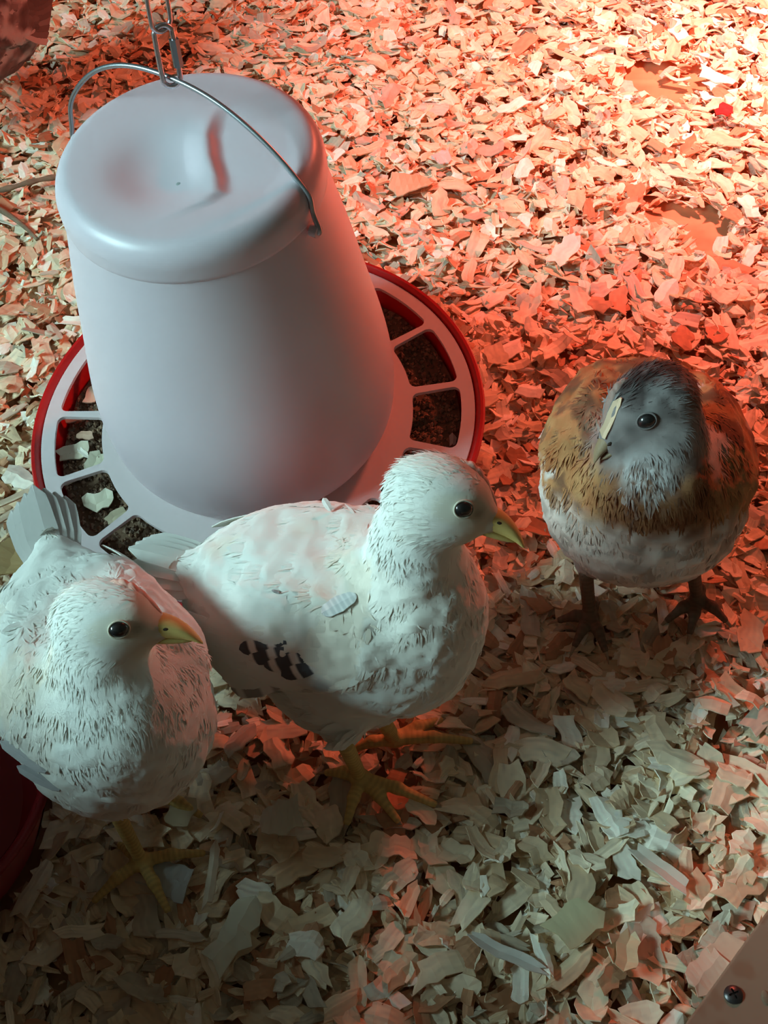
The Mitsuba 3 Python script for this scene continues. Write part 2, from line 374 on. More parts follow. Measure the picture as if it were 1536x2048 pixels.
def rotations(yaw, tx, ty):
    c, s = np.cos(yaw), np.sin(yaw); o, e = np.zeros_like(c), np.ones_like(c)
    Rz = np.stack([np.stack([c, -s, o], -1), np.stack([s, c, o], -1), np.stack([o, o, e], -1)], -2)
    c, s = np.cos(tx), np.sin(tx)
    Rx = np.stack([np.stack([e, o, o], -1), np.stack([o, c, -s], -1), np.stack([o, s, c], -1)], -2)
    c, s = np.cos(ty), np.sin(ty)
    Ry = np.stack([np.stack([c, o, s], -1), np.stack([o, e, o], -1), np.stack([-s, o, c], -1)], -2)
    return Rz @ Rx @ Ry


def bed_z(x, y):
    p = np.stack([x, y, x * 0], -1)
    return .007 * (meshkit.fbm(p * 14, 3, 2) - .5) + .006 * (meshkit.noise(p * 45, 8) - .5)


BARE = [(P(1325, 175, -.012), .042, .036), (P(1405, 470, -.012), .020, .032), (P(1335, 440, -.012), .026, .014)]
r1_, r2_ = P(70, 1575, .055), P(0, 1722, .055)
bc = A([r1_[0] - .090, (r1_[1] + .012), 0])
rng = np.random.default_rng(11)
n0 = 52000
yy = .10 + 1.20 * rng.uniform(0, 1, n0) ** 1.0
half = .42 + .18 * (yy - .10) / 1.1
xx = rng.uniform(-1, 1, n0) * half
sz = rng.uniform(0, 1, n0)
L = np.where(sz < .5, rng.uniform(.004, .012, n0), np.where(sz < .84, rng.uniform(.011, .020, n0), rng.uniform(.017, .031, n0)))
W = L * rng.uniform(.20, .72, n0); W = np.clip(W, .0016, .0130)
depth = rng.uniform(0, 1, n0)
zz = bed_z(xx, yy) - .0105 * (1 - depth) + .001
zz += np.where(sz < .5, 0, .0008)
fb2 = FW(np.stack([xx, yy, zz], 1) * 0)  # placeholder shape
rel = np.stack([xx, yy], 1) - FB[:2]
out_ = np.abs(J(np.stack([xx, yy, xx * 0], 1)) - [768, 1024]) > [860, 1150]
thin = out_.any(1) & (rng.uniform(0, 1, n0) < .30)
keep = ~thin & ~((np.hypot(*rel.T) < .128) & (zz > -.020))
for c, a, b in BARE:
    e = ((xx - c[0]) / a) ** 2 + ((yy - c[1]) / b) ** 2
    keep &= ~((e < 1.0) & (rng.uniform(0, 1, n0) < .97))
BD0, BD1 = P(1528, 1830, .02), P(1370, 2048, .02)
bdn = unit(np.cross(BD1 - BD0, [0, 0, 1.])); bdn = bdn if bdn[0] > 0 else -bdn
keep &= ((np.stack([xx, yy], 1) - BD0[:2]) @ bdn[:2]) < .012
keep &= (np.stack([xx, yy], 1) @ pn[:2]) > -.085
keep &= np.hypot(xx - bc[0], yy - bc[1]) > .086
xx, yy, zz, L, W, depth = (a[keep] for a in (xx, yy, zz, L, W, depth)); n0 = len(xx)
tilt = .20 + .22 * (L < .012)
Rm = rotations(rng.uniform(0, 2 * np.pi, n0), rng.normal(0, 1, n0) * tilt, rng.normal(0, 1, n0) * tilt)
C = np.stack([xx, yy, zz], 1)
# the shavings that show largest stand alone; the rest is the bedding
px = J(C); d_ = np.linalg.norm(C - CAM, axis=1)
score = L * W / d_ ** 2
inf = (px[:, 0] > 30) & (px[:, 0] < 1506) & (px[:, 1] > 30) & (px[:, 1] < 2018) & (depth > .80)
HIDE = [(400, 620, 390, 520), (520, 830, 470, 345), (690, 1240, 320, 250), (200, 1370, 240, 270), (1290, 930, 240, 240), (40, 60, 80, 160), (0, 1700, 120, 200)]
for (hx, hy, ha, hb) in HIDE:
    inf &= ((px[:, 0] - hx) / ha) ** 2 + ((px[:, 1] - hy) / hb) ** 2 > 1
order = np.argsort(-(score * inf))[:262]
alone = np.zeros(n0, bool); alone[order] = True
zz[alone] = bed_z(xx[alone], yy[alone]) + rng.uniform(.0015, .004, alone.sum()); C[:, 2] = zz
Rm[alone] = rotations(rng.uniform(0, 2 * np.pi, alone.sum()), rng.normal(0, .14, alone.sum()), rng.normal(0, .14, alone.sum()))
ids = np.arange(n0).astype(float)
small = ~alone & (L < .011)
allv, allf, alluv, off = [], [], [], 0
for sel, K in ((small, 3), (~alone & ~small, 5)):
    v, f1, fs, uv = flakes(C[sel], L[sel], W[sel], Rm[sel], rng, ids[sel] % 4096, K=K)
    allv.append(v.reshape(-1, 3)); allf.append(fs + off); alluv.append(uv.reshape(-1, 2)); off += v.shape[0] * v.shape[1]
solo('wood_shavings', shape_n(np.vstack(allv), np.vstack(allf), 'shaving_wood', uv=np.vstack(alluv)), 'deep loose bedding of small pale wood shavings covering the pen floor', 'bedding', kind='stuff')

GROUP = 'single wood shavings on top of the bedding'
MARKS = [("feeder lid", 650, 260), ("red pan's right edge", 960, 780), ("brown chick's back", 1400, 740), ("brown chick's feet", 1280, 1240), ("middle white chick's beak", 1045, 1080),
         ("middle white chick's feet", 800, 1590), ("left white chick's feet", 300, 1770), ("square yellowish chip", 1150, 1840), ("wooden board", 1430, 1950), ("red bowl", 70, 1690),
         ("bright red scrap", 1452, 222), ("twig", 60, 370), ("steel chain", 330, 30), ("folded tan sheet", 820, 365), ("dark corner chick", 80, 170), ("red pan's left edge", 90, 800),
         ("bare patch of floor", 1330, 178), ("lower bare patch of floor", 1400, 470), ("middle white chick's breast", 980, 1260), ("long pale splinter", 1010, 1905), ("large torn pale shaving", 470, 1860)]
def cell(i, j):
    i, j, k = np.uint64(i + 1000000), np.uint64(j + 1000000), np.uint64(1000000)
    h = int(i) * 374761393 + int(j) * 668265263 + int(k) * 2147483647 & 0xFFFFFFFF
    h = ((h ^ (h >> 13)) * 1274126177) & 0xFFFFFFFF
    return ((h ^ (h >> 16)) & 0xFFFFFF) / 16777215.
def describe(p, L_, W_, R_, i_):
    """What the shaving looks like and what it lies beside."""
    x, y = J(p); r1, r2 = cell(i_, 3), cell(i_, 11)
    tone = 'reddish brown' if r1 < .10 else 'dull grey' if r1 < .24 else 'whitish' if r1 > .90 else 'cream' if r2 > .66 else 'light tan' if r2 > .33 else 'darker tan'
    shape = ('long narrow' if L_ / W_ > 3 else 'broad' if L_ / W_ < 1.9 else 'tapering')
    size = 'large ' if L_ * W_ > 2.6e-4 else ''
    d = J(p + R_[:, 0] * .01) - J(p - R_[:, 0] * .01); a_ = math.degrees(math.atan2(-d[1], d[0])) % 180
    lie = 'lying level' if a_ < 22 or a_ > 158 else 'slanting up rightward' if a_ < 68 else 'pointing upward' if a_ < 112 else 'slanting down rightward'
    n_, mx, my = min(MARKS, key=lambda m: (m[1] - x) ** 2 + (m[2] - y) ** 2)
    dx, dy = x - mx, y - my; far = math.hypot(dx, dy)
    dirn = ('above' if dy < 0 else 'below') if abs(dx) < .5 * abs(dy) else ('left of' if dx < 0 else 'right of') if abs(dy) < .5 * abs(dx) else ('above and ' if dy < 0 else 'below and ') + ('left of' if dx < 0 else 'right of')
    near = 'just ' if far < 100 else 'well ' if far > 230 else ''
    lab = f'{size}{tone} {shape} shaving {lie}, {near}{dirn} the {n_}'
    return lab if len(lab.replace("'", ' ').split()) <= 14 else f'{size}{tone} {shape} shaving, {near}{dirn} the {n_}'
av, af, _, auv = flakes(C[alone], L[alone], W[alone], Rm[alone], rng, ids[alone] % 4096, K=7, curl=rng.normal(0, .35, alone.sum()), th=.0009)
labs = [describe(C[alone][k], L[alone][k], W[alone][k], Rm[alone][k], int(ids[alone][k]) % 4096) for k in range(len(av))]
for k in range(len(av)):
    twins = [j for j in range(len(av)) if labs[j] == labs[k]]
    lab = labs[k]
    if len(twins) == 2:
        o_ = [j for j in twins if j != k][0]
        lab = ('longer ' if L[alone][k] > L[alone][o_] else 'shorter ') + lab
    solo('wood_shaving', shape_n(av[k], af, 'shaving_wood', uv=auv[k]), lab, 'wood shaving', GROUP)


# shavings, chips and twigs that can be told apart, each at its own place
def chip(px_, py_, z, L_, W_, deg, color, label, cat='wood shaving', name='wood_shaving', seed=0, K=8, jag=.12, curl=.1, tx=0., ty=0., th=.001):
    r_ = np.random.default_rng(seed + 100)
    o = P(px_, py_, z)
    v_, f_, _, uv_ = flakes(o[None], A([L_]), A([W_]), rotations(A([math.radians(deg)]), A([tx]), A([ty])), r_, A([7. + seed]), K=K, curl=A([curl]), jag=jag, th=th)
    if color is None:
        return solo(name, shape_n(v_[0], f_, 'shaving_wood', uv=uv_[0]), label, cat)
    g = meshkit.fbm(v_[0] * 300, 3, seed)[:, None]
    return solo(name, shape_n(v_[0], f_, 'bird_skin', color=np.clip(A(color)[None] * (.8 + .4 * g), 0, 1)), label, cat)


chip(1150, 1840, .009, .023, .0175, 38, (.62, .55, .34), 'large square yellowish chip in the middle of the lower right bedding', seed=1, jag=.04, curl=.02, tx=.08)
chip(885, 318, .006, .015, .014, 30, (.60, .57, .52), 'rounded grey-white chip right of the feeder lid', seed=2, curl=.1)
chip(820, 365, .006, .034, .022, 10, (.66, .45, .28), 'big folded sheet of tan shaving right of the feeder lid', seed=3, curl=-.25, jag=.1)
chip(1452, 222, .006, .015, .012, 60, (.60, .02, .02), 'bright red scrap in the brightest light at upper right', 'scrap', 'red_scrap', seed=4, jag=.2)
chip(345, 1745, .006, .020, .017, -20, (.46, .48, .46), 'flat grey chip beside the left chick\'s toes', seed=5, jag=.06, curl=.02)
chip(424, 1742, .010, .032, .0048, 88, (.62, .53, .40), 'straight splinter beside the left chick\'s toes', seed=6, jag=.1, curl=.02)
chip(365, 1625, .008, .017, .013, 70, (.50, .43, .28), 'tan squarish chip under the breast of the left chick', seed=7, jag=.08)
chip(870, 770, -.01, .001, .001, 0, None, 'x', seed=8) if False else None
chip(1320, 1740, .008, .028, .008, -45, (.66, .60, .50), 'thick pale splinter right of the square chip', seed=9, jag=.12)
chip(470, 1860, .008, .036, .015, 60, (.62, .58, .44), 'large torn pale shaving below the middle white chick', seed=10, jag=.3, curl=.12)
chip(560, 1640, .008, .020, .016, 15, (.62, .60, .48), 'curled pale shaving with a dark hole below the middle white chick', seed=12, jag=.3, curl=.3)
chip(1010, 1905, .008, .034, .0065, -28, (.62, .58, .52), 'long pale splinter left of the square chip', seed=13, jag=.15)
chip(1255, 1905, .009, .018, .010, 75, (.64, .52, .32), 'yellow split chip below the square chip', seed=14, jag=.08)
chip(1450, 1900, .012, .016, .012, 40, (.68, .50, .36), 'salmon flat flake against the edge of the board', seed=15, jag=.08)
chip(1415, 1945, .012, .020, .014, 50, (.66, .48, .36), 'salmon broad flake at the lower edge of the board', seed=16, jag=.08)
chip(18, 1000, .010, .030, .0045, 35, (.66, .55, .40), 'long pale splinter beside the tail of the left white chick', seed=17, jag=.06)
chip(10, 1035, .011, .026, .0045, 40, (.62, .50, .36), 'second long splinter below it beside the left chick\'s tail', seed=18, jag=.06)
chip(20, 1110, .012, .026, .020, 80, (.42, .30, .14), 'broad mottled tan flake left of the left chick\'s tail', seed=19, jag=.1)
# shavings that fell into the left windows of the ring
FALLEN = ['rounded greenish flake at the top of the middle left window,', 'broad flake at the right of the middle left window,', 'small pale flake at the bottom of the middle left window,', 'large pale flake at the top of the lowest left window,', 'small tan flake at the right of the lowest left window,', 'pinkish sliver at the top left of the middle left window,', 'thin white sliver across the middle left window,', 'salmon flake high in the upper left window,', 'salmon flake at the bottom of the upper left window,', 'small grey sliver in the lowest right window,']
for s_, (qx, qy, ll, ww, dg, cl_) in enumerate([(150, 905, .018, .011, 20, (.64, .60, .46)), (190, 925, .014, .010, 60, (.60, .58, .44)), (148, 955, .012, .006, 25, (.66, .62, .50)), (196, 1000, .018, .013, 15, (.66, .64, .50)), (232, 1030, .012, .008, 40, (.52, .46, .32)), (170, 870, .010, .006, 0, (.55, .36, .26)), (165, 905, .012, .003, -50, (.78, .76, .66)), (185, 790, .014, .007, 70, (.64, .42, .30)), (150, 835, .013, .006, 10, (.62, .44, .32)), (905, 880, .008, .004, 80, (.5, .45, .42))]):
    d = P(qx, qy, 0) - CAM; t_ = ((FB + fz * -.0095 - CAM) @ fz) / (d @ fz); o = CAM + d * t_
    r_ = np.random.default_rng(300 + s_)
    v_, f_, _, uv_ = flakes(o[None], A([ll]), A([ww]), rotations(A([math.radians(dg)]), A([.12]), A([-.08])), r_, A([40. + s_]), K=6, curl=A([.1]), jag=.2, th=.0009)
    solo('wood_shaving', shape_n(v_[0], f_, 'bird_skin', color=np.tile(A(cl_), (len(v_[0]), 1))), f'{FALLEN[s_][:-1]} of the feeding ring'.replace('flake', 'shaving'), 'wood shaving', 'shavings fallen into the feeder pan')
tw = smooth_path([P(-40, 384, .008), P(20, 376, .010), P(70, 362, .011), P(125, 353, .010), P(170, 350, .009)], 24)
tm = tube(tw, .0021 * (1 + .2 * np.sin(np.arange(24) * 1.3)), 9)
solo('twig', mikit.ply(tm, 'dry_twig', smooth=50), 'thin brown twig pointing at the feeder lid from the left edge', 'twig')
tw = smooth_path([P(-30, 405, .007), P(10, 425, .009), P(45, 450, .007), P(75, 480, .004)], 20)
solo('twig', mikit.ply(tube(tw, np.linspace(.0028, .0014, 20), 8), 'dry_twig', smooth=50), 'short grey-brown twig slanting down below the other twig', 'twig')

# ------------------------------------------------------------------ wooden board and red bowl
bt = unit(BD1 - BD0)
bd = thing('wooden_board', 'stained brown wooden board with a cross-head screw at the lower right corner', 'board')
m = rbox((-.25, 0, -.018), (.25, .20, 0), .0012)
BM = np.stack([bt, bdn, [0, 0, 1.]], 1)
if np.linalg.det(BM) < 0: BM[:, 0] *= -1
add('plank', mikit.ply(moved(m, BM, A([*(BD0 + BD1)[:2] / 2, .02])), 'board_wood', smooth=25), bd)
import manifold3d as m3
sc = m3.Manifold.revolve(m3.CrossSection([[(0, -.002), (.0042, -.002), (.0042, .0002), (.0034, .0010), (.0018, .0015), (0, .0016)]]), 40)
for a in (20, 110):
    sc = sc - m3.Manifold.cube([.0048, .0009, .004], True).rotate([0, 0, a]).translate([0, 0, .0022])
sm = sc.to_mesh(); sm = trimesh.Trimesh(sm.vert_properties[:, :3], sm.tri_verts)
sm.apply_translation(P(1467, 1989, .0205)); add('screw', mikit.ply(sm, 'black_steel', smooth=30), bd, 'dark cross-head screw')
kn = trimesh.creation.icosphere(2, 1); kn.apply_scale([.0018, .0034, .0006]); kn.apply_translation(P(1531, 1995, .0203)); add('knot', mikit.ply(kn, 'dry_twig', smooth=True), bd)

bowl = thing('feeding_bowl', 'dark red plastic bowl standing at the lower left edge behind the left white chick', 'bowl')
prof = [(0., .006), (.070, .006), (.078, .012), (.0905, .053), (.0925, .0555), (.0945, .0555), (.0955, .053), (.0935, .050), (.0815, .008), (.074, .001), (0., .001)]
add('shell', mikit.ply(moved(lathe(prof, 96), np.eye(3), bc + A([0, 0, -.004])), 'dark_red_plastic', smooth=35), bowl)
t = np.linspace(0, 2 * np.pi, 96, endpoint=False)
add('rim', mikit.ply(tube(bc + np.stack([.0945 * np.cos(t), .0945 * np.sin(t), t * 0 + .0505], 1), .0022, 10, closed=True), 'dark_red_plastic', smooth=True), bowl)

# ------------------------------------------------------------------ chicks
def surface(f, lo, hi, h):
    """Surface nets of f < 0 on a grid of step h."""
    lo, hi = A(lo, float), A(hi, float); n = np.ceil((hi - lo) / h).astype(int) + 1
    g = np.stack(np.meshgrid(*[lo[k] + h * np.arange(n[k]) for k in range(3)], indexing='ij'), -1)
    d = f(g.reshape(-1, 3)).reshape(n)
    s = d < 0
    c = sum(s[a:n[0] - 1 + a, b:n[1] - 1 + b, e:n[2] - 1 + e].astype(int) for a in (0, 1) for b in (0, 1) for e in (0, 1))
    act = (c > 0) & (c < 8); idx = -np.ones(act.shape, int); idx[act] = np.arange(act.sum())
    acc = np.zeros((act.sum(), 3)); cnt = np.zeros(act.sum()); cells = np.argwhere(act)
    cor = [A(q) for q in np.ndindex(2, 2, 2)]
    for p in cor:
        for k in range(3):
            if p[k] == 0:
                q = p.copy(); q[k] = 1
                a, b = d[tuple((cells + p).T)], d[tuple((cells + q).T)]
                m_ = (a < 0) != (b < 0); t_ = a[m_] / (a[m_] - b[m_])
                acc[m_] += cells[m_] + p + t_[:, None] * (q - p); cnt[m_] += 1
    v = lo + h * acc / cnt[:, None]
    fs = []
    for k in range(3):
        a_, b_ = [(1, 2), (2, 0), (0, 1)][k]
        sl = [slice(None)] * 3; sl[k] = slice(0, -1); s2_ = list(sl); s2_[k] = slice(1, None)
        e = s[tuple(sl)] != s[tuple(s2_)]
        pos = np.argwhere(e); pos = pos[(pos[:, a_] > 0) & (pos[:, b_] > 0) & (pos[:, a_] < n[a_] - 1) & (pos[:, b_] < n[b_] - 1)]
        ua, ub = np.zeros(3, int), np.zeros(3, int); ua[a_] = 1; ub[b_] = 1
        q = np.stack([idx[tuple((pos - x_).T)] for x_ in (0 * ua, ua, ua + ub, ub)], 1)
        ins = s[tuple(pos.T)]
        q = np.where(ins[:, None], q, q[:, ::-1])
        fs.append(q)
    q = np.vstack(fs); q = q[(q >= 0).all(1)]
    m_ = trimesh.Trimesh(v, np.vstack([q[:, [0, 1, 2]], q[:, [0, 2, 3]]]), process=False)
    if m_.volume < 0: m_.invert()
    return m_


def smin(a, b, k):
    h = np.clip(.5 + .5 * (b - a) / k, 0, 1)
    return b * (1 - h) + a * h - k * h * (1 - h)


def sd_ell(p, c, M, r):
    q = (p - c) @ M; r = A(r)
    k0 = np.linalg.norm(q / r, axis=1); k1 = np.linalg.norm(q / r ** 2, axis=1)
    return k0 * (k0 - 1) / np.maximum(k1, 1e-9)


def sd_cap(p, a, b, ra, rb):
    pa, ba = p - a, A(b) - A(a)
    h = np.clip(pa @ ba / (ba @ ba), 0, 1)
    return np.linalg.norm(pa - h[:, None] * ba, axis=1) - (ra + (rb - ra) * h)


def frame(f_, up=(0, 0, 1)):
    f_ = unit(f_); l_ = unit(np.cross(up, f_)); return np.stack([f_, l_, np.cross(f_, l_)], 1)


def cards(pos, nrm, flow, L_, W_, lift, col, rng, K=5, nblend=.80, curve=.25):
    """Small curved feathers rooted at pos, lying along flow. Returns v, f, normals, colours."""
    n = len(pos)
    t_ = unit(flow - nrm * (flow * nrm).sum(1, keepdims=True)); b_ = np.cross(nrm, t_)
    s = np.linspace(0, 1, K); prof = np.interp(s, [0, .25, .6, .85, 1], [.35, .85, 1., .72, .12])
    ang = lift[:, None] - np.broadcast_to(np.asarray(curve, float), (n,))[:, None] * s[None]                                                # rises, then bends back to the body
    along = s[None] * L_[:, None] * np.cos(ang); rise = s[None] * L_[:, None] * np.sin(ang) - .0006
    wd = W_[:, None] * prof[None] / 2
    v = np.zeros((n, K, 3, 3))
    for c, (sg, dz) in enumerate(((-1, -.28), (0, 0), (1, -.28))):
        v[:, :, c] = pos[:, None] + t_[:, None] * along[..., None] + nrm[:, None] * (rise + dz * wd)[..., None] + b_[:, None] * (sg * wd)[..., None]
    q = []
    for k in range(K - 1):
        for c in (0, 1):
            a = 3 * k + c; q += [[a, a + 3, a + 4], [a, a + 4, a + 1]]
    q = A(q); f_ = (q[None] + (np.arange(n) * 3 * K)[:, None, None]).reshape(-1, 3)
    tn = np.stack([unit(nrm - .35 * b_), nrm, unit(nrm + .35 * b_)], 1)[:, None] + t_[:, None, None] * (.55 * s[None, :, None, None] - .1)
    nn = unit(nblend * nrm[:, None, None] + (1 - nblend) * unit(tn))
    cc_ = col[:, None, None, :] * np.interp(s, [0, .3, 1], [.92, 1., 1.0])[None, :, None, None] * np.ones((1, 1, 3, 1))
    return v.reshape(-1, 3), f_, np.broadcast_to(nn, v.shape).reshape(-1, 3), np.clip(cc_, 0, 1).reshape(-1, 3)


def big_feather(root, tip, nrm, W_, col, tipcol=None, bend=.10, K=9, bars=None):
    """One flight or tail feather: a vane with a raised shaft and a rounded end, with thickness."""
    root, tip = A(root), A(tip); L_ = np.linalg.norm(tip - root); t_ = unit(tip - root); nrm = unit(nrm - t_ * (nrm @ t_)); b_ = np.cross(nrm, t_)
    s = np.linspace(0, 1, K); prof = np.interp(s, [0, .12, .5, .85, .95, 1], [.25, .7, 1, .85, .55, .1]) * W_ / 2
    mid_ = root + t_ * (s * L_)[:, None] + nrm * (bend * L_ * (s * (1 - s)) * 2)[:, None]
    rows_ = np.stack([mid_ - b_ * prof[:, None] - nrm * (.08 * prof)[:, None], mid_ + nrm * .0003, mid_ + b_ * prof[:, None] - nrm * (.08 * prof)[:, None]], 1)
    v = np.concatenate([rows_ + nrm * .00025, rows_ - nrm * .00025], 1)
    q = []
    for k in range(K - 1):
        a, b = 6 * k, 6 * k + 6
        for c in (0, 1):
            q += [[a + c, b + c, b + c + 1], [a + c, b + c + 1, a + c + 1], [a + 3 + c, b + 4 + c, b + 3 + c], [a + 3 + c, a + 4 + c, b + 4 + c]]
        q += [[a, a + 3, b + 3], [a, b + 3, b], [a + 2, b + 5, a + 5], [a + 2, b + 2, b + 5]]
    col = A(col, float); tc = col if tipcol is None else A(tipcol, float)
    w = mist(.35, .75, s)[:, None] if bars is None else (np.sin(s * bars) > (-.45 if tc[0] < col[0] else .45)).astype(float)[:, None]
    cl = (col * (1 - w) + tc * w)[:, None] * np.ones((1, 6, 1))
    return v.reshape(-1, 3), A(q), cl.reshape(-1, 3)


def loft(path, ry, rz, M, sides=16):
    """Closed tapering solid along path; cross sections lie in M's second and third axes."""
    path = np.asarray(path); n = len(path); a_ = np.arange(sides) * 2 * np.pi / sides
    v = path[:, None] + np.asarray(ry)[:, None, None] * np.cos(a_)[None, :, None] * M[:, 1] + np.asarray(rz)[:, None, None] * np.sin(a_)[None, :, None] * M[:, 2]
    v = np.vstack([v.reshape(-1, 3), path[:1], path[-1:]]); i, j = np.meshgrid(np.arange(n - 1), np.arange(sides), indexing='ij'); j2 = (j + 1) % sides
    q = np.stack([i * sides + j, i * sides + j2, (i + 1) * sides + j2, (i + 1) * sides + j], -1).reshape(-1, 4); k = np.arange(sides); k2 = (k + 1) % sides
    f_ = np.vstack([q[:, [0, 1, 2]], q[:, [0, 2, 3]], np.stack([k2, k, k * 0 + n * sides], 1), np.stack([(n - 1) * sides + k, (n - 1) * sides + k2, k * 0 + n * sides + 1], 1)])
    m_ = trimesh.Trimesh(v, f_, process=False)
    if m_.volume < 0: m_.invert()
    return m_


def colored(m_, col, bsdf='bird_skin'):
    col = np.broadcast_to(np.asarray(col, float), (len(m_.vertices), 3))
    return mikit.ply(m_, bsdf, smooth=True, color=col)


def make_chick(label, cat, c, yaw, head, hf, color, feet, seed, scale=.87, pitch=.12, tail=None, nfeather=22000, wing_color=None, skin=(.62, .58, .46), beak=(.70, .52, .18), legcol=(.66, .47, .17), hup=(0, 0, 1), comb=(.76, .44, .36), puff=1., wings=(1, -1), flight=None, marks=(), wisp=(), bscale=1., hscale=1.2, tail_col=None, tailfan=1.):
    """c body centre, yaw heading, head skull centre (world), hf the way the head looks, feet = [(hock, ankle, toe tips...)] in the world."""
    rng = np.random.default_rng(seed); s = scale
    key = thing('chick', label, cat)
    c = A(c, float); head = A(head, float)
    fw = A([math.cos(yaw) * math.cos(pitch), math.sin(yaw) * math.cos(pitch), math.sin(pitch)]); B = frame(fw)
    H = frame(hf, hup)
    def W(x, y, z): return c + B @ A([x, y, z]) * s
    hs = s * hscale
    def HP(x, y, z): return head + H @ A([x, y, z]) * hs
    tl = W(-.112, 0, .030) if tail is None else A(tail, float)
    nb = W(.046, 0, .022); shoulder = W(.030, 0, .012)
    nk = (nb * .42 + head * .58) - H[:, 0] * .006 * hs
    hocks = [A(f_[0]) for f_ in feet]
    WG = {}
    for sg in wings:
        wc = W(-.018, sg * .0375 * puff, .0215); WMx = unit(-B[:, 0] - B[:, 2] * .16 - B[:, 1] * sg * .10)
        wn_ = unit(B[:, 1] * sg + B[:, 2] * .62); wn_ = unit(wn_ - WMx * (wn_ @ WMx)); dn = np.cross(wn_, WMx)
        if dn[2] > 0: dn = -dn
        WG[sg] = (wc, np.stack([WMx, dn, wn_], 1))
    def wuv(p, sg):
        q = (p - WG[sg][0]) @ WG[sg][1] / s
        return q, np.sqrt((q[:, 0] / .053) ** 2 + (q[:, 1] / .0285) ** 2)
    def sdf(p):
        d = sd_ell(p, W(-.006, 0, 0), B, A([.074, .0505 * puff, .050]) * s)
        d = smin(d, sd_ell(p, W(.034, 0, -.004), B, A([.045, .0455 * puff, .050]) * s), .022 * s)
        d = smin(d, sd_ell(p, W(-.046, 0, .004), B, A([.042, .037 * puff, .036]) * s), .024 * s)
        d = smin(d, sd_cap(p, W(-.055, 0, .010), W(-.055, 0, .010) * .5 + tl * .5, .025 * s, .008 * s), .022 * s)
        d = smin(d, sd_cap(p, shoulder, nb, .036 * s, .026 * s), .02 * s)
        d = smin(d, sd_cap(p, nb, nk, .0285 * s, .0180 * hs), .020 * s)
        d = smin(d, sd_cap(p, nk, head - H[:, 0] * .005 * hs, .0178 * hs, .0168 * hs), .010 * s)
        d = smin(d, sd_ell(p, HP(0, 0, .001), H, A([.0222, .0165, .0172]) * hs), .006 * s)
        d = smin(d, sd_cap(p, HP(.006, 0, -.003), HP(.0215, 0, -.0048), .0120 * hs, .0060 * hs), .007 * s)
        d = smin(d, sd_cap(p, HP(-.006, 0, -.010), HP(.009, 0, -.0095), .0115 * hs, .0080 * hs), .006 * s)
        for sg in wings:
            q, e_ = wuv(p, sg)
            k_ = (.0025 + .013 * mist(.45, -.25, q[:, 0] / .053 * .55 + q[:, 1] / .0285 * .6)) * s
            d = smin(d, sd_ell(p, WG[sg][0], WG[sg][1], A([.054, .0295, .0100]) * s), k_)
        for k, hk_ in enumerate(hocks):
            sg = 1 if (hk_ - c) @ B[:, 1] > 0 else -1
            d = smin(d, sd_cap(p, W(-.004, sg * .030, -.028), hk_ + (c - hk_) * .10, .024 * s, .0085 * s), .016 * s)
        return d
    def grad(p, e=.0008):
        return unit(np.stack([sdf(p + e * q) - sdf(p - e * q) for q in np.eye(3)], 1))
    pts = A([c, head, tl, *hocks]); lo, hi = pts.min(0) - .085 * s, pts.max(0) + .085 * s
    body = surface(sdf, lo, hi, .0026 * s)
    v = A(body.vertices); n_ = grad(v)
    # down and feather tracts: soft lumps that follow the lie of the plumage
    beakp = HP(.036, 0, -.006)
    nd = unit(nb - head)
    dh = np.linalg.norm(v - head, axis=1)
    face = mist(.014 * hs, .003 * hs, np.linalg.norm((v - HP(.017, 0, -.002)), axis=1) - .008 * hs)
    lump = (meshkit.fbm(v / s * 70, 3, seed) - .5) * .006 + (meshkit.noise(v / s * 190, seed + 3) - .5) * .0020
    v = v + n_ * (lump * s * np.clip((dh / s - .020) / .03, .12, 1))[:, None]
    body.vertices = v
    def flow(p):
        dn = np.linalg.norm(p - head, axis=1)[:, None]
        wh = mist(.034 * s, .018 * s, dn); wn = mist(.085 * s, .04 * s, np.minimum(np.linalg.norm(p - nk, axis=1), np.linalg.norm(p - nb, axis=1))[:, None])
        side = (p - c) @ B
        bf = -B[:, 0][None] + B[:, 1][None] * 0 - B[:, 2][None] * (.22 + 1.3 * mist(.02 * s, .085 * s, side[:, :1]))
        tdir = unit(tl - p)
        wt = mist(-.035 * s, -.07 * s, side[:, :1])
        return unit(wh * unit(p - beakp) + (1 - wh) * (wn * nd[None] * 1.2 + (1 - wn) * (unit(bf) * (1 - wt) + tdir * wt)))
    def local(p):
        return (p - c) @ B / s, (p - head) @ H / hs
    bc_ = color(*local(v), rng, v / s)
    # bare skin round the eye and at the base of the beak
    fm = face[:, None]
    bc_ = bc_ * (1 - .75 * fm) + A(skin)[None] * .75 * fm
    lh_ = local(v)[1]; ay = np.abs(lh_[:, 1])
    ep = mist(1.15, .75, np.sqrt(((lh_[:, 0] - .0075) / .0125) ** 2 + ((lh_[:, 2] - .0015) / .0075) ** 2 + ((ay - .015) / .012) ** 2))[:, None]
    bc_ = bc_ * (1 - .6 * ep) + A(skin)[None] * .95 * .6 * ep
    lo_ = np.exp(-(((lh_[:, 0] - .0155) / .0028) ** 2 + ((lh_[:, 2] - .0005) / .0028) ** 2))[:, None] * (ay[:, None] > .006)
    bc_ = bc_ * (1 - .45 * lo_)
    bkey = add('body', mikit.ply(body, 'feather', smooth=True, color=np.clip(bc_, 0, 1)), key)
    # plumage
    pt_, fi = trimesh.sample.sample_surface(body, nfeather, seed=seed)
    pn_ = grad(pt_); lb, lh = local(pt_)
    dh = np.linalg.norm(pt_ - head, axis=1) / hs
    facep = np.linalg.norm(pt_ - HP(.019, 0, -.003), axis=1) / hs
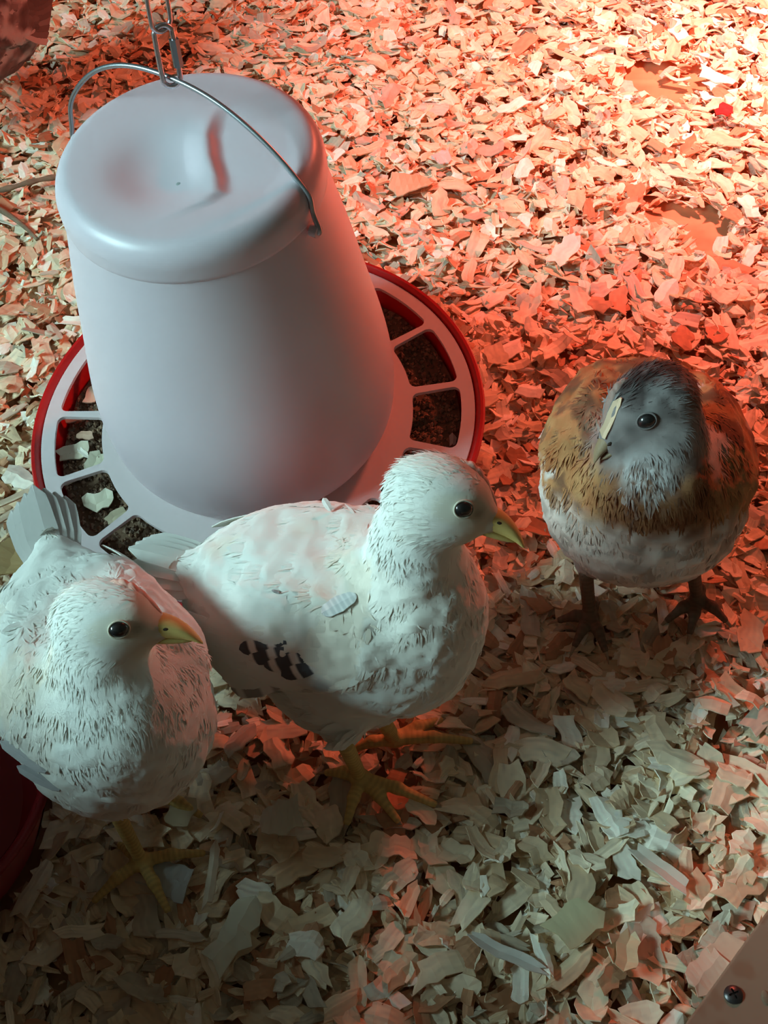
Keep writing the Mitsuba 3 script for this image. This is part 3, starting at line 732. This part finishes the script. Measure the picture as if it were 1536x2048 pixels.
    eyes = [HP(.0085, sg * .0150, .0022) for sg in (1, -1)]
    de = np.minimum(*[np.linalg.norm(pt_ - e, axis=1) for e in eyes]) / hs
    inw = np.zeros(len(pt_), bool)
    for sg in wings:
        q, e_ = wuv(pt_, sg); inw |= (e_ < .88) & (pn_ @ WG[sg][1][:, 2] > .25)
    ok = ~inw & (facep > .0150) & (de > .0068) & (rng.uniform(0, 1, nfeather) < 1)
    pt_, pn_, dh, lb, lh, de = (q[ok] for q in (pt_, pn_, dh, lb, lh, de)); n1 = len(pt_)
    hw = mist(.075, .020, dh)
    contour = rng.uniform(0, 1, n1) < .24
    fl = flow(pt_) + rng.normal(0, 1, (n1, 3)) * np.where(contour, .10, .20)[:, None]
    Lf = (.0100 * (1 - hw) + .0050 * hw) * rng.uniform(.7, 1.3, n1) * s * np.where(de < .013, .55, 1) * np.where(contour, 1.25, 1)
    Wf = np.where(contour, Lf * .52, np.minimum(Lf * .16, .0013)) * rng.uniform(.8, 1.2, n1)
    lift = np.where(contour, rng.uniform(.05, .15, n1), rng.uniform(.07, .20, n1) + .22 * hw)
    Lf = np.where(contour, Lf, Lf * (1 + .35 * hw))
    cf_ = color(lb, lh, rng, pt_ / s) * rng.uniform(.94, 1.06, (n1, 1))
    q1 = cards(pt_[contour], pn_[contour], fl[contour], Lf[contour], Wf[contour], lift[contour], cf_[contour], rng, nblend=.9)
    k_ = ~contour
    q2 = cards(pt_[k_], pn_[k_], fl[k_], Lf[k_], Wf[k_], lift[k_], cf_[k_], rng, K=3, nblend=.88, curve=.22 - .08 * hw[k_])
    pv, pnn, pc = (np.vstack([q1[i_], q2[i_]]) for i_ in (0, 2, 3)); pf = np.vstack([q1[1], q2[1] + len(q1[0])])
    add('plumage', shape_n(pv, pf, 'feather', color=pc, normals=pnn), key, 'soft overlapping small feathers', kind='stuff')
    # wings: covert-clad panels with separate flight feathers
    for sg in wings:
        wc, WM = WG[sg]; dn = WM[:, 1]
        wcol = (wing_color or color)
        bv_ = A(body.vertices); q, e_ = wuv(bv_, sg)
        inside = (e_ < .97) & (np.einsum('ij,j->i', n_, WM[:, 2]) > .05) & (q[:, 2] > -.006)
        wfc = A(body.faces)[inside[A(body.faces)].all(1)]
        outer = trimesh.Trimesh(bv_ + n_ * (.0001 + .0010 * mist(.97, .80, e_))[:, None] * s, wfc, process=False); outer.remove_unreferenced_vertices()
        wv = A(outer.vertices)
        inner = outer.copy(); inner.vertices = wv - WM[:, 2] * .0012 * s; inner.invert()
        wm = trimesh.util.concatenate([outer, inner])
        wkey = add('wing', mikit.ply(wm, 'feather', smooth=True, color=np.clip(wcol(*local(A(wm.vertices)), rng, A(wm.vertices) / s), 0, 1)), key)
        wp, wf_ = trimesh.sample.sample_surface(outer, 900, seed=seed + 7)
        wn2 = grad(wp); n2 = len(wp)
        uu = (wp - wc) @ WM[:, 0] / s
        Lw = (.0125 + .08 * np.clip(uu + .03, 0, .07)) * rng.uniform(.8, 1.2, n2) * s
        wcl = wcol(*local(wp), rng, wp / s) * rng.uniform(.93, 1.06, (n2, 1))
        a1, a2, a3, a4 = cards(wp, wn2, np.tile(WM[:, 0] * 1.0 + dn * .12, (n2, 1)) + rng.normal(0, .08, (n2, 3)), Lw, Lw * .55, rng.uniform(.06, .16, n2), wcl, rng, nblend=.6)
        add('coverts', shape_n(a1, a2, 'feather', color=a4, normals=a3), wkey, kind='stuff')
        for k in range(8):
            u_ = k / 7.
            root = wc + WM[:, 0] * (.010 - .016 * u_) * s + dn * (.002 + .016 * u_) * s + WM[:, 2] * (.0105 - .0040 * u_) * s
            tip = wc + WM[:, 0] * (.070 - .036 * u_) * s + dn * (-.006 + .040 * u_) * s + WM[:, 2] * (.0035 - .0004 * k) * s
            fc = color(*local(A([tip])), rng, A([tip]) / s)[0]; tc = None
            if flight and sg in flight and k in flight[sg]: fc, tc = flight[sg][k]
            bv, bf_, bcl = big_feather(root, tip, WM[:, 2], .0150 * s, fc, tc, bars=None if tc is None else 13., K=9 if tc is None else 17)
            add('flight_feather', shape_n(bv, bf_, 'feather', color=np.clip(bcl, 0, 1)), wkey, 'dark-barred flight feather' if tc is not None else None)
    # tail fan
    troot = W(-.055, 0, .010) * .5 + tl * .5; td = unit(tl - W(-.045, 0, .006))
    tr = unit(np.cross(td, B[:, 2])); tu = np.cross(tr, td)
    for k in range(7):
        u_ = (k - 3) / 3.
        dirn = unit(td + tr * u_ * .26 * tailfan)
        root = troot - td * .020 * s + tr * u_ * .008 * s + tu * .004 * s; tip = root + dirn * (np.linalg.norm(tl - troot) + (.024 - .008 * abs(u_)) * s) - tu * abs(u_) * .010 * s
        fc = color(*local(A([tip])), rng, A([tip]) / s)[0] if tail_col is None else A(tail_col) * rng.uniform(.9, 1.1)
        bv, bf_, bcl = big_feather(root, tip, tu, .0155 * s, fc, None, .06)
        add('tail_feather', shape_n(bv, bf_, 'feather', color=np.clip(bcl, 0, 1)), key)
    def hit(px, py):
        o, d = CAM.copy(), unit(P(px, py, 0) - CAM)
        for _ in range(60): o = o + d * .9 * sdf(o[None])[0]
        return o
    for ra, ta, w_, cl_, tc_, br_, lb_ in marks:
        a_, b_ = hit(*ra), hit(*ta); nm = grad((a_ + b_)[None] / 2)[0]
        bv, bf_, bcl = big_feather(a_ + nm * .0002, b_ + nm * .0012, nm, w_, cl_, bars=br_, tipcol=tc_, K=21, bend=.06)
        add('flight_feather' if 'flight' in lb_ else 'stray_feather', shape_n(bv, bf_, 'feather', color=bcl), wkey if 'flight' in lb_ else key, lb_)
    for ra, ta, w_, cl_, lb_ in wisp:
        a_ = hit(*ra); b_ = P(*ta, a_[2] + .004)
        bv, bf_, bcl = big_feather(a_, b_, unit(CAM - a_), w_, cl_)
        add('stray_feather', shape_n(bv, bf_, 'feather', color=bcl), key, lb_)
    # eyes
    for sg in (1, -1):
        e = trimesh.creation.icosphere(3, 1.); e.apply_scale(A([.0040, .0026, .0033]) * hs)
        o = eyes[0 if sg == 1 else 1]
        # set on the surface of the head
        for _ in range(6): o = o - grad(o[None])[0] * sdf(o[None])[0]
        nrm = grad(o[None])[0]; E_ = np.stack([unit(H[:, 0] - nrm * (H[:, 0] @ nrm)), nrm, np.cross(unit(H[:, 0] - nrm * (H[:, 0] @ nrm)), nrm)], 1)
        ek = add('eye', mikit.ply(moved(e, E_, o + nrm * .0002 * s), 'bird_eye', smooth=True), key)
        t = np.linspace(0, 2 * np.pi, 40, endpoint=False)
        lid = tube(o + nrm * .0007 * s + (E_[:, 0] * .0043 * hs) * np.cos(t)[:, None] + (E_[:, 2] * .0036 * hs) * np.sin(t)[:, None], .0005 * hs, 8, closed=True)
        add('eyelid', colored(lid, A(skin) * .85), ek)
    # beak, comb, nostrils
    t = np.linspace(0, 1, 14)
    bx = .0205 + .0190 * t * bscale; drop = -.0030 - (.0040 * t + .0062 * t ** 3.2) * bscale
    up_ = np.stack([HP(x, 0, z) for x, z in zip(bx, drop)]); w_ = (1 - t ** 1.7) ** .75
    bk = add('beak', colored(loft(up_, (.0062 * w_ * bscale + .0004) * hs, (.0052 * w_ * bscale + .0005) * hs, H), np.outer(np.ones(14 * 16 + 2), beak)), key, 'curved yellowish beak')
    lw = np.stack([HP(.0195 + .0160 * q * bscale, 0, -.0086 - .0030 * q * bscale) for q in t])
    add('lower_beak', colored(loft(lw, (.0046 * w_ + .0003) * hs, (.0021 * w_ + .0003) * hs, H), A(beak) * .8), bk)
    for sg in (1, -1):
        n3 = trimesh.creation.icosphere(1, 1.); n3.apply_scale(A([.0014, .0006, .0008]) * hs)
        add('nostril', colored(moved(n3, H, HP(.0255, sg * .0056, -.0034)), (.05, .035, .025)), bk)
    if comb is not None:
        tt = np.linspace(0, 1, 40); cx_ = .004 + .020 * tt
        o_ = np.stack([HP(x, 0, .0166 - .0150 * q ** 1.8) for x, q in zip(cx_, tt)])
        hgt = (.0010 + .0030 * np.sin(np.pi * tt) ** .7 * (.72 + .28 * np.abs(np.sin(tt * 5 * np.pi)))) * hs
        add('comb', colored(loft(o_, hgt * .0 + .0026 * hs * np.sin(np.pi * np.clip(tt, .04, .96)) ** .5, hgt, H), comb), key, 'small pink comb')
    # legs
    for f_ in feet:
        hk_, an = A(f_[0], float), A(f_[1], float); toes = [A(q, float) for q in f_[2:]]
        segs = [(hk_, an, .0047, .0040)]
        for q in toes:
            m1 = an * .5 + q * .5 + A([0, 0, .0035]) * s
            segs += [(an, m1, .0042, .0034), (m1, q, .0034, .0022)]
        def lsd(p):
            d = np.full(len(p), 9.)
            for a_, b_, r1, r2 in segs:
                e_ = sd_cap(p, a_, b_, r1 * s, r2 * s); d = smin(d, e_, .0028 * s) if d[0] < 8 else e_
            return d
        pp = A([hk_, an, *toes]); lm_ = surface(lsd, pp.min(0) - .009 * s, pp.max(0) + .009 * s, .0011 * s)
        lv = A(lm_.vertices)
        ring = np.sin(np.linalg.norm(lv - an, axis=1) / s / .0030 * 2 * np.pi)
        lk = add('leg', colored(lm_, A(legcol)[None] * (.86 + .10 * ring[:, None] + .25 * (meshkit.fbm(lv * 260, 2, seed)[:, None] - .5))), key, 'scaly yellow leg and foot')
        for q in toes:
            dr_ = unit(q - an); m1 = q + dr_ * .004 * s - A([0, 0, .0012]); m2 = q + dr_ * .0075 * s - A([0, 0, .0040])
            add('claw', colored(tube(smooth_path([q - dr_ * .001, m1, m2], 7), np.linspace(.0018, .0003, 7) * s, 8), (.35, .27, .18)), lk)
    return key


def white_down(lb, lh, rng, p):
    n = meshkit.fbm(p * 22, 3, 5)[:, None]; w = A([.71, .72, .68])[None] * np.ones((len(p), 1))
    g = mist(.50, .68, n) * (.30 + .45 * mist(.0, .03, lb[:, 2:3]) * (lb[:, 0:1] < .03))
    return w * (1 - g) + A([.71, .63, .52])[None] * g


def middle_white(lb, lh, rng, p):
    c_ = white_down(lb, lh, rng, p)
    g = np.exp(-(np.hypot(lb[:, 0] - .008, (lb[:, 2] - .010)) / .0065) ** 2)[:, None] * (lb[:, 1:2] < -.02)
    c_ = c_ * (1 - .75 * g) + A([.30, .31, .31]) * .75 * g
    cr = mist(.0155, .0165, lh[:, 2:3]) * 0
    return c_


def brown_coat(lb, lh, rng, p):
    n1, n2, n3 = meshkit.fbm(p * 38, 3, 9)[:, None], meshkit.noise(p * 130, 12)[:, None], meshkit.fbm(p * 85, 2, 31)[:, None]
    rust, tan, white, dark = A([.34, .115, .040]), A([.46, .27, .12]), A([.60, .55, .50]), A([.11, .060, .040])
    c_ = rust * (1 - n2) + tan * n2
    c_ = c_ * (1 - mist(.52, .66, n3) * .75) + dark * mist(.52, .66, n3) * .75
    c_ = c_ * (1 - mist(.60, .68, n1)) + white * mist(.60, .68, n1)
    fr = mist(.040, .062, lb[:, 0:1] + .014 * (n1 - .5)) * mist(.040, .022, np.abs(lb[:, 1:2] - .004) + .02 * (n3 - .5))
    c_ = c_ * (1 - .72 * fr) + (A([.085, .034, .020]) * (1 - n2) + A([.24, .10, .045]) * n2) * .72 * fr
    low = mist(.008, -.008, lb[:, 2:3] + .012 * (n3 - .5) + .008 * (n1 - .5) - .010 * mist(.03, .06, lb[:, 0:1]))
    c_ = c_ * (1 - low * .88) + (white * (1 - .35 * mist(.5, .7, n2))) * .88 * low
    dh = np.linalg.norm(lh, axis=1, keepdims=True)
    h = mist(.040, .024, dh + .012 * (n1 - .5)); n4 = mist(.30, .70, meshkit.noise(p * A([150, 150, 110]), 40)[:, None])
    gray = A([.27, .25, .245]) * (1 - n4) + A([.075, .06, .058]) * n4
    br = mist(-.004, -.022, lh[:, 0:1] + .010 * (n1 - .5)); gray = gray * (1 - .7 * br) + A([.20, .09, .05]) * .7 * br
    gray = gray * (1 - mist(.0, -.016, lh[:, 2:3]) * .5) + A([.40, .38, .37]) * mist(.0, -.016, lh[:, 2:3]) * .5
    c_ = c_ * (1 - h) + gray * h
    cw = mist(.009, .016, lh[:, 2:3] + .006 * (n1 - .5)) * h; c_ = c_ * (1 - .6 * cw) 
    th = np.exp(-(((lb[:, 1:2] + .004) / .015) ** 2 + ((lb[:, 2:3] - .043) / .0105) ** 2) ** 2) * (lb[:, 0:1] > .045) * mist(.30, .62, meshkit.noise(p * A([330, 330, 60]), 50)[:, None])
    return c_ * (1 - .85 * th) + A([.66, .68, .68]) * .85 * th


def dark_coat(lb, lh, rng, p):
    n1, n2 = meshkit.fbm(p * 40, 3, 21)[:, None], meshkit.noise(p * 120, 22)[:, None]
    c_ = A([.055, .040, .040]) * (1 - n2) + A([.15, .115, .11]) * n2
    return c_ * (1 - mist(.48, .60, n1)) + A([.36, .33, .33]) * mist(.48, .60, n1)


dk = A([.085, .09, .10]); wt = A([.72, .70, .66])
# the middle white chick, walking to the right
feet2 = [(P(692, 1492, .046), P(722, 1556, .010), P(868, 1608, .006), P(694, 1645, .006), P(795, 1640, .004), P(655, 1545, .006)),
         (P(765, 1440, .040), P(790, 1478, .008), P(940, 1482, .005), P(880, 1440, .004), P(700, 1500, .006))]
make_chick('white chick in the middle with dark-barred wing feathers, standing before the feeder', 'chick', P(684, 1222, .085), math.radians(-16), P(878, 998, .176), (.96, -.10, -.18), middle_white, feet2, 3,
           hup=(0, .62, 1), tail=P(268, 1110, .106), flight={-1: {7: (wt, wt * .45)}}, marks=[((712, 1190), (644, 1230), .0085, (.56, .57, .57), (.72, .72, .71), 40., 'grey stray feather'), ((560, 1186), (546, 1182), .0016, (.3, .3, .3), (.4, .4, .4), 9., 'tiny grey fleck'),
           ((575, 1286), (482, 1296), .0085, wt, dk, 16., 'dark-barred flight feather'), ((600, 1300), (500, 1316), .0085, dk, wt, 15., 'dark-barred flight feather'), ((628, 1312), (532, 1330), .0090, wt, dk, 14., 'dark-barred flight feather'), ((640, 1330), (566, 1348), .0080, dk, wt, 13., 'dark-barred flight feather')], wisp=[((662, 1022), (646, 996), .0035, (.78, .72, .68), 'small white feather sticking up from the back')], puff=1.06)
# the left white chick, seen from the front, head turned to the right
feet1 = [(P(236, 1632, .045), P(283, 1722, .010), P(335, 1820, .005), P(405, 1706, .006), P(190, 1800, .004), P(240, 1690, .006)),
         (P(300, 1560, .040), P(320, 1590, .008), P(400, 1630, .005), P(360, 1600, .004), P(290, 1570, .006))]
make_chick('white chick at the left edge, head turned sideways, breast to the camera', 'chick', P(200, 1365, .098), math.radians(-62), P(212, 1244, .160), (.97, .05, .07), white_down, feet1, 4,
           hup=(-.1, .62, 1), tail=P(72, 985, .126), puff=1.12, tail_col=(.50, .49, .47), tailfan=.6, wisp=[((92, 1545), (0, 1482), .0052, (.44, .44, .45), 'grey wing feather sticking out at the side'), ((120, 1580), (34, 1532), .0050, (.38, .38, .39), 'grey wing feather sticking out at the side')], scale=.80, hscale=1.22)  # tail grey carries shade painted into the feather colour
# the brown chick hunched at the right
feet3 = [(P(1172, 1150, .035), P(1180, 1235, .008), P(1150, 1290, .005), P(1210, 1300, .005), P(1120, 1240, .005), P(1190, 1200, .005)),
         (P(1385, 1130, .035), P(1395, 1200, .008), P(1380, 1265, .005), P(1450, 1240, .005), P(1335, 1240, .005), P(1400, 1170, .005))]
make_chick('brown and white mottled chick with grey head hunched at the right under the red light', 'chick', P(1288, 938, .080), math.radians(-100), P(1300, 812, .146), (-.88, -.42, -.30), brown_coat, feet3, 6,
           tail=P(1288, 938, .080) + A([.015, .088, -.008]), tail_col=(.50, .42, .36), tailfan=.7, puff=1.24, hup=(0, .55, 1), hscale=1.25, comb=(.30, .20, .17), skin=(.19, .175, .17), beak=(.27, .20, .12), bscale=.72, flight={-1: {k: ((.55, .44, .38), None) for k in range(3, 8)}}, legcol=(.16, .11, .07), pitch=.20)
# a dark chick that the frame cuts off at the upper left
feet4 = [(P(-50, 120, .04), P(-50, 170, .008), P(-20, 210, .005), P(-90, 200, .005)), (P(-120, 100, .04), P(-120, 150, .008), P(-100, 190, .005), P(-150, 190, .005))]
make_chick('dark brown chick cut off by the upper left corner', 'chick', P(-75, 62, .085), math.radians(240), P(-190, 0, .15), (-.8, -.5, -.1), dark_coat, feet4, 8, pitch=.1, comb=None, legcol=(.3, .2, .1), nfeather=9000)
sa, sb = A([.1131, .4530, .1572]), A([.1074, .4447, .1385]); sx_ = unit(sa - sb); sz_ = A([-.70, -.62, .30]); sz_ = unit(sz_ - sx_ * (sz_ @ sx_))
v_, f_, _, uv_ = flakes(((sa + sb) / 2 + sz_ * .0012)[None], A([.0225]), A([.0046]), np.stack([sx_, np.cross(sz_, sx_), sz_], 1)[None], np.random.default_rng(77), A([51.]), K=8, curl=A([.0]), jag=.12, th=.0009)
solo('wood_shaving', shape_n(v_[0], f_, 'bird_skin', color=np.tile(A([.62, .47, .32]), (len(v_[0]), 1))), 'narrow tan splinter clinging to the face of the brown chick', 'wood shaving')
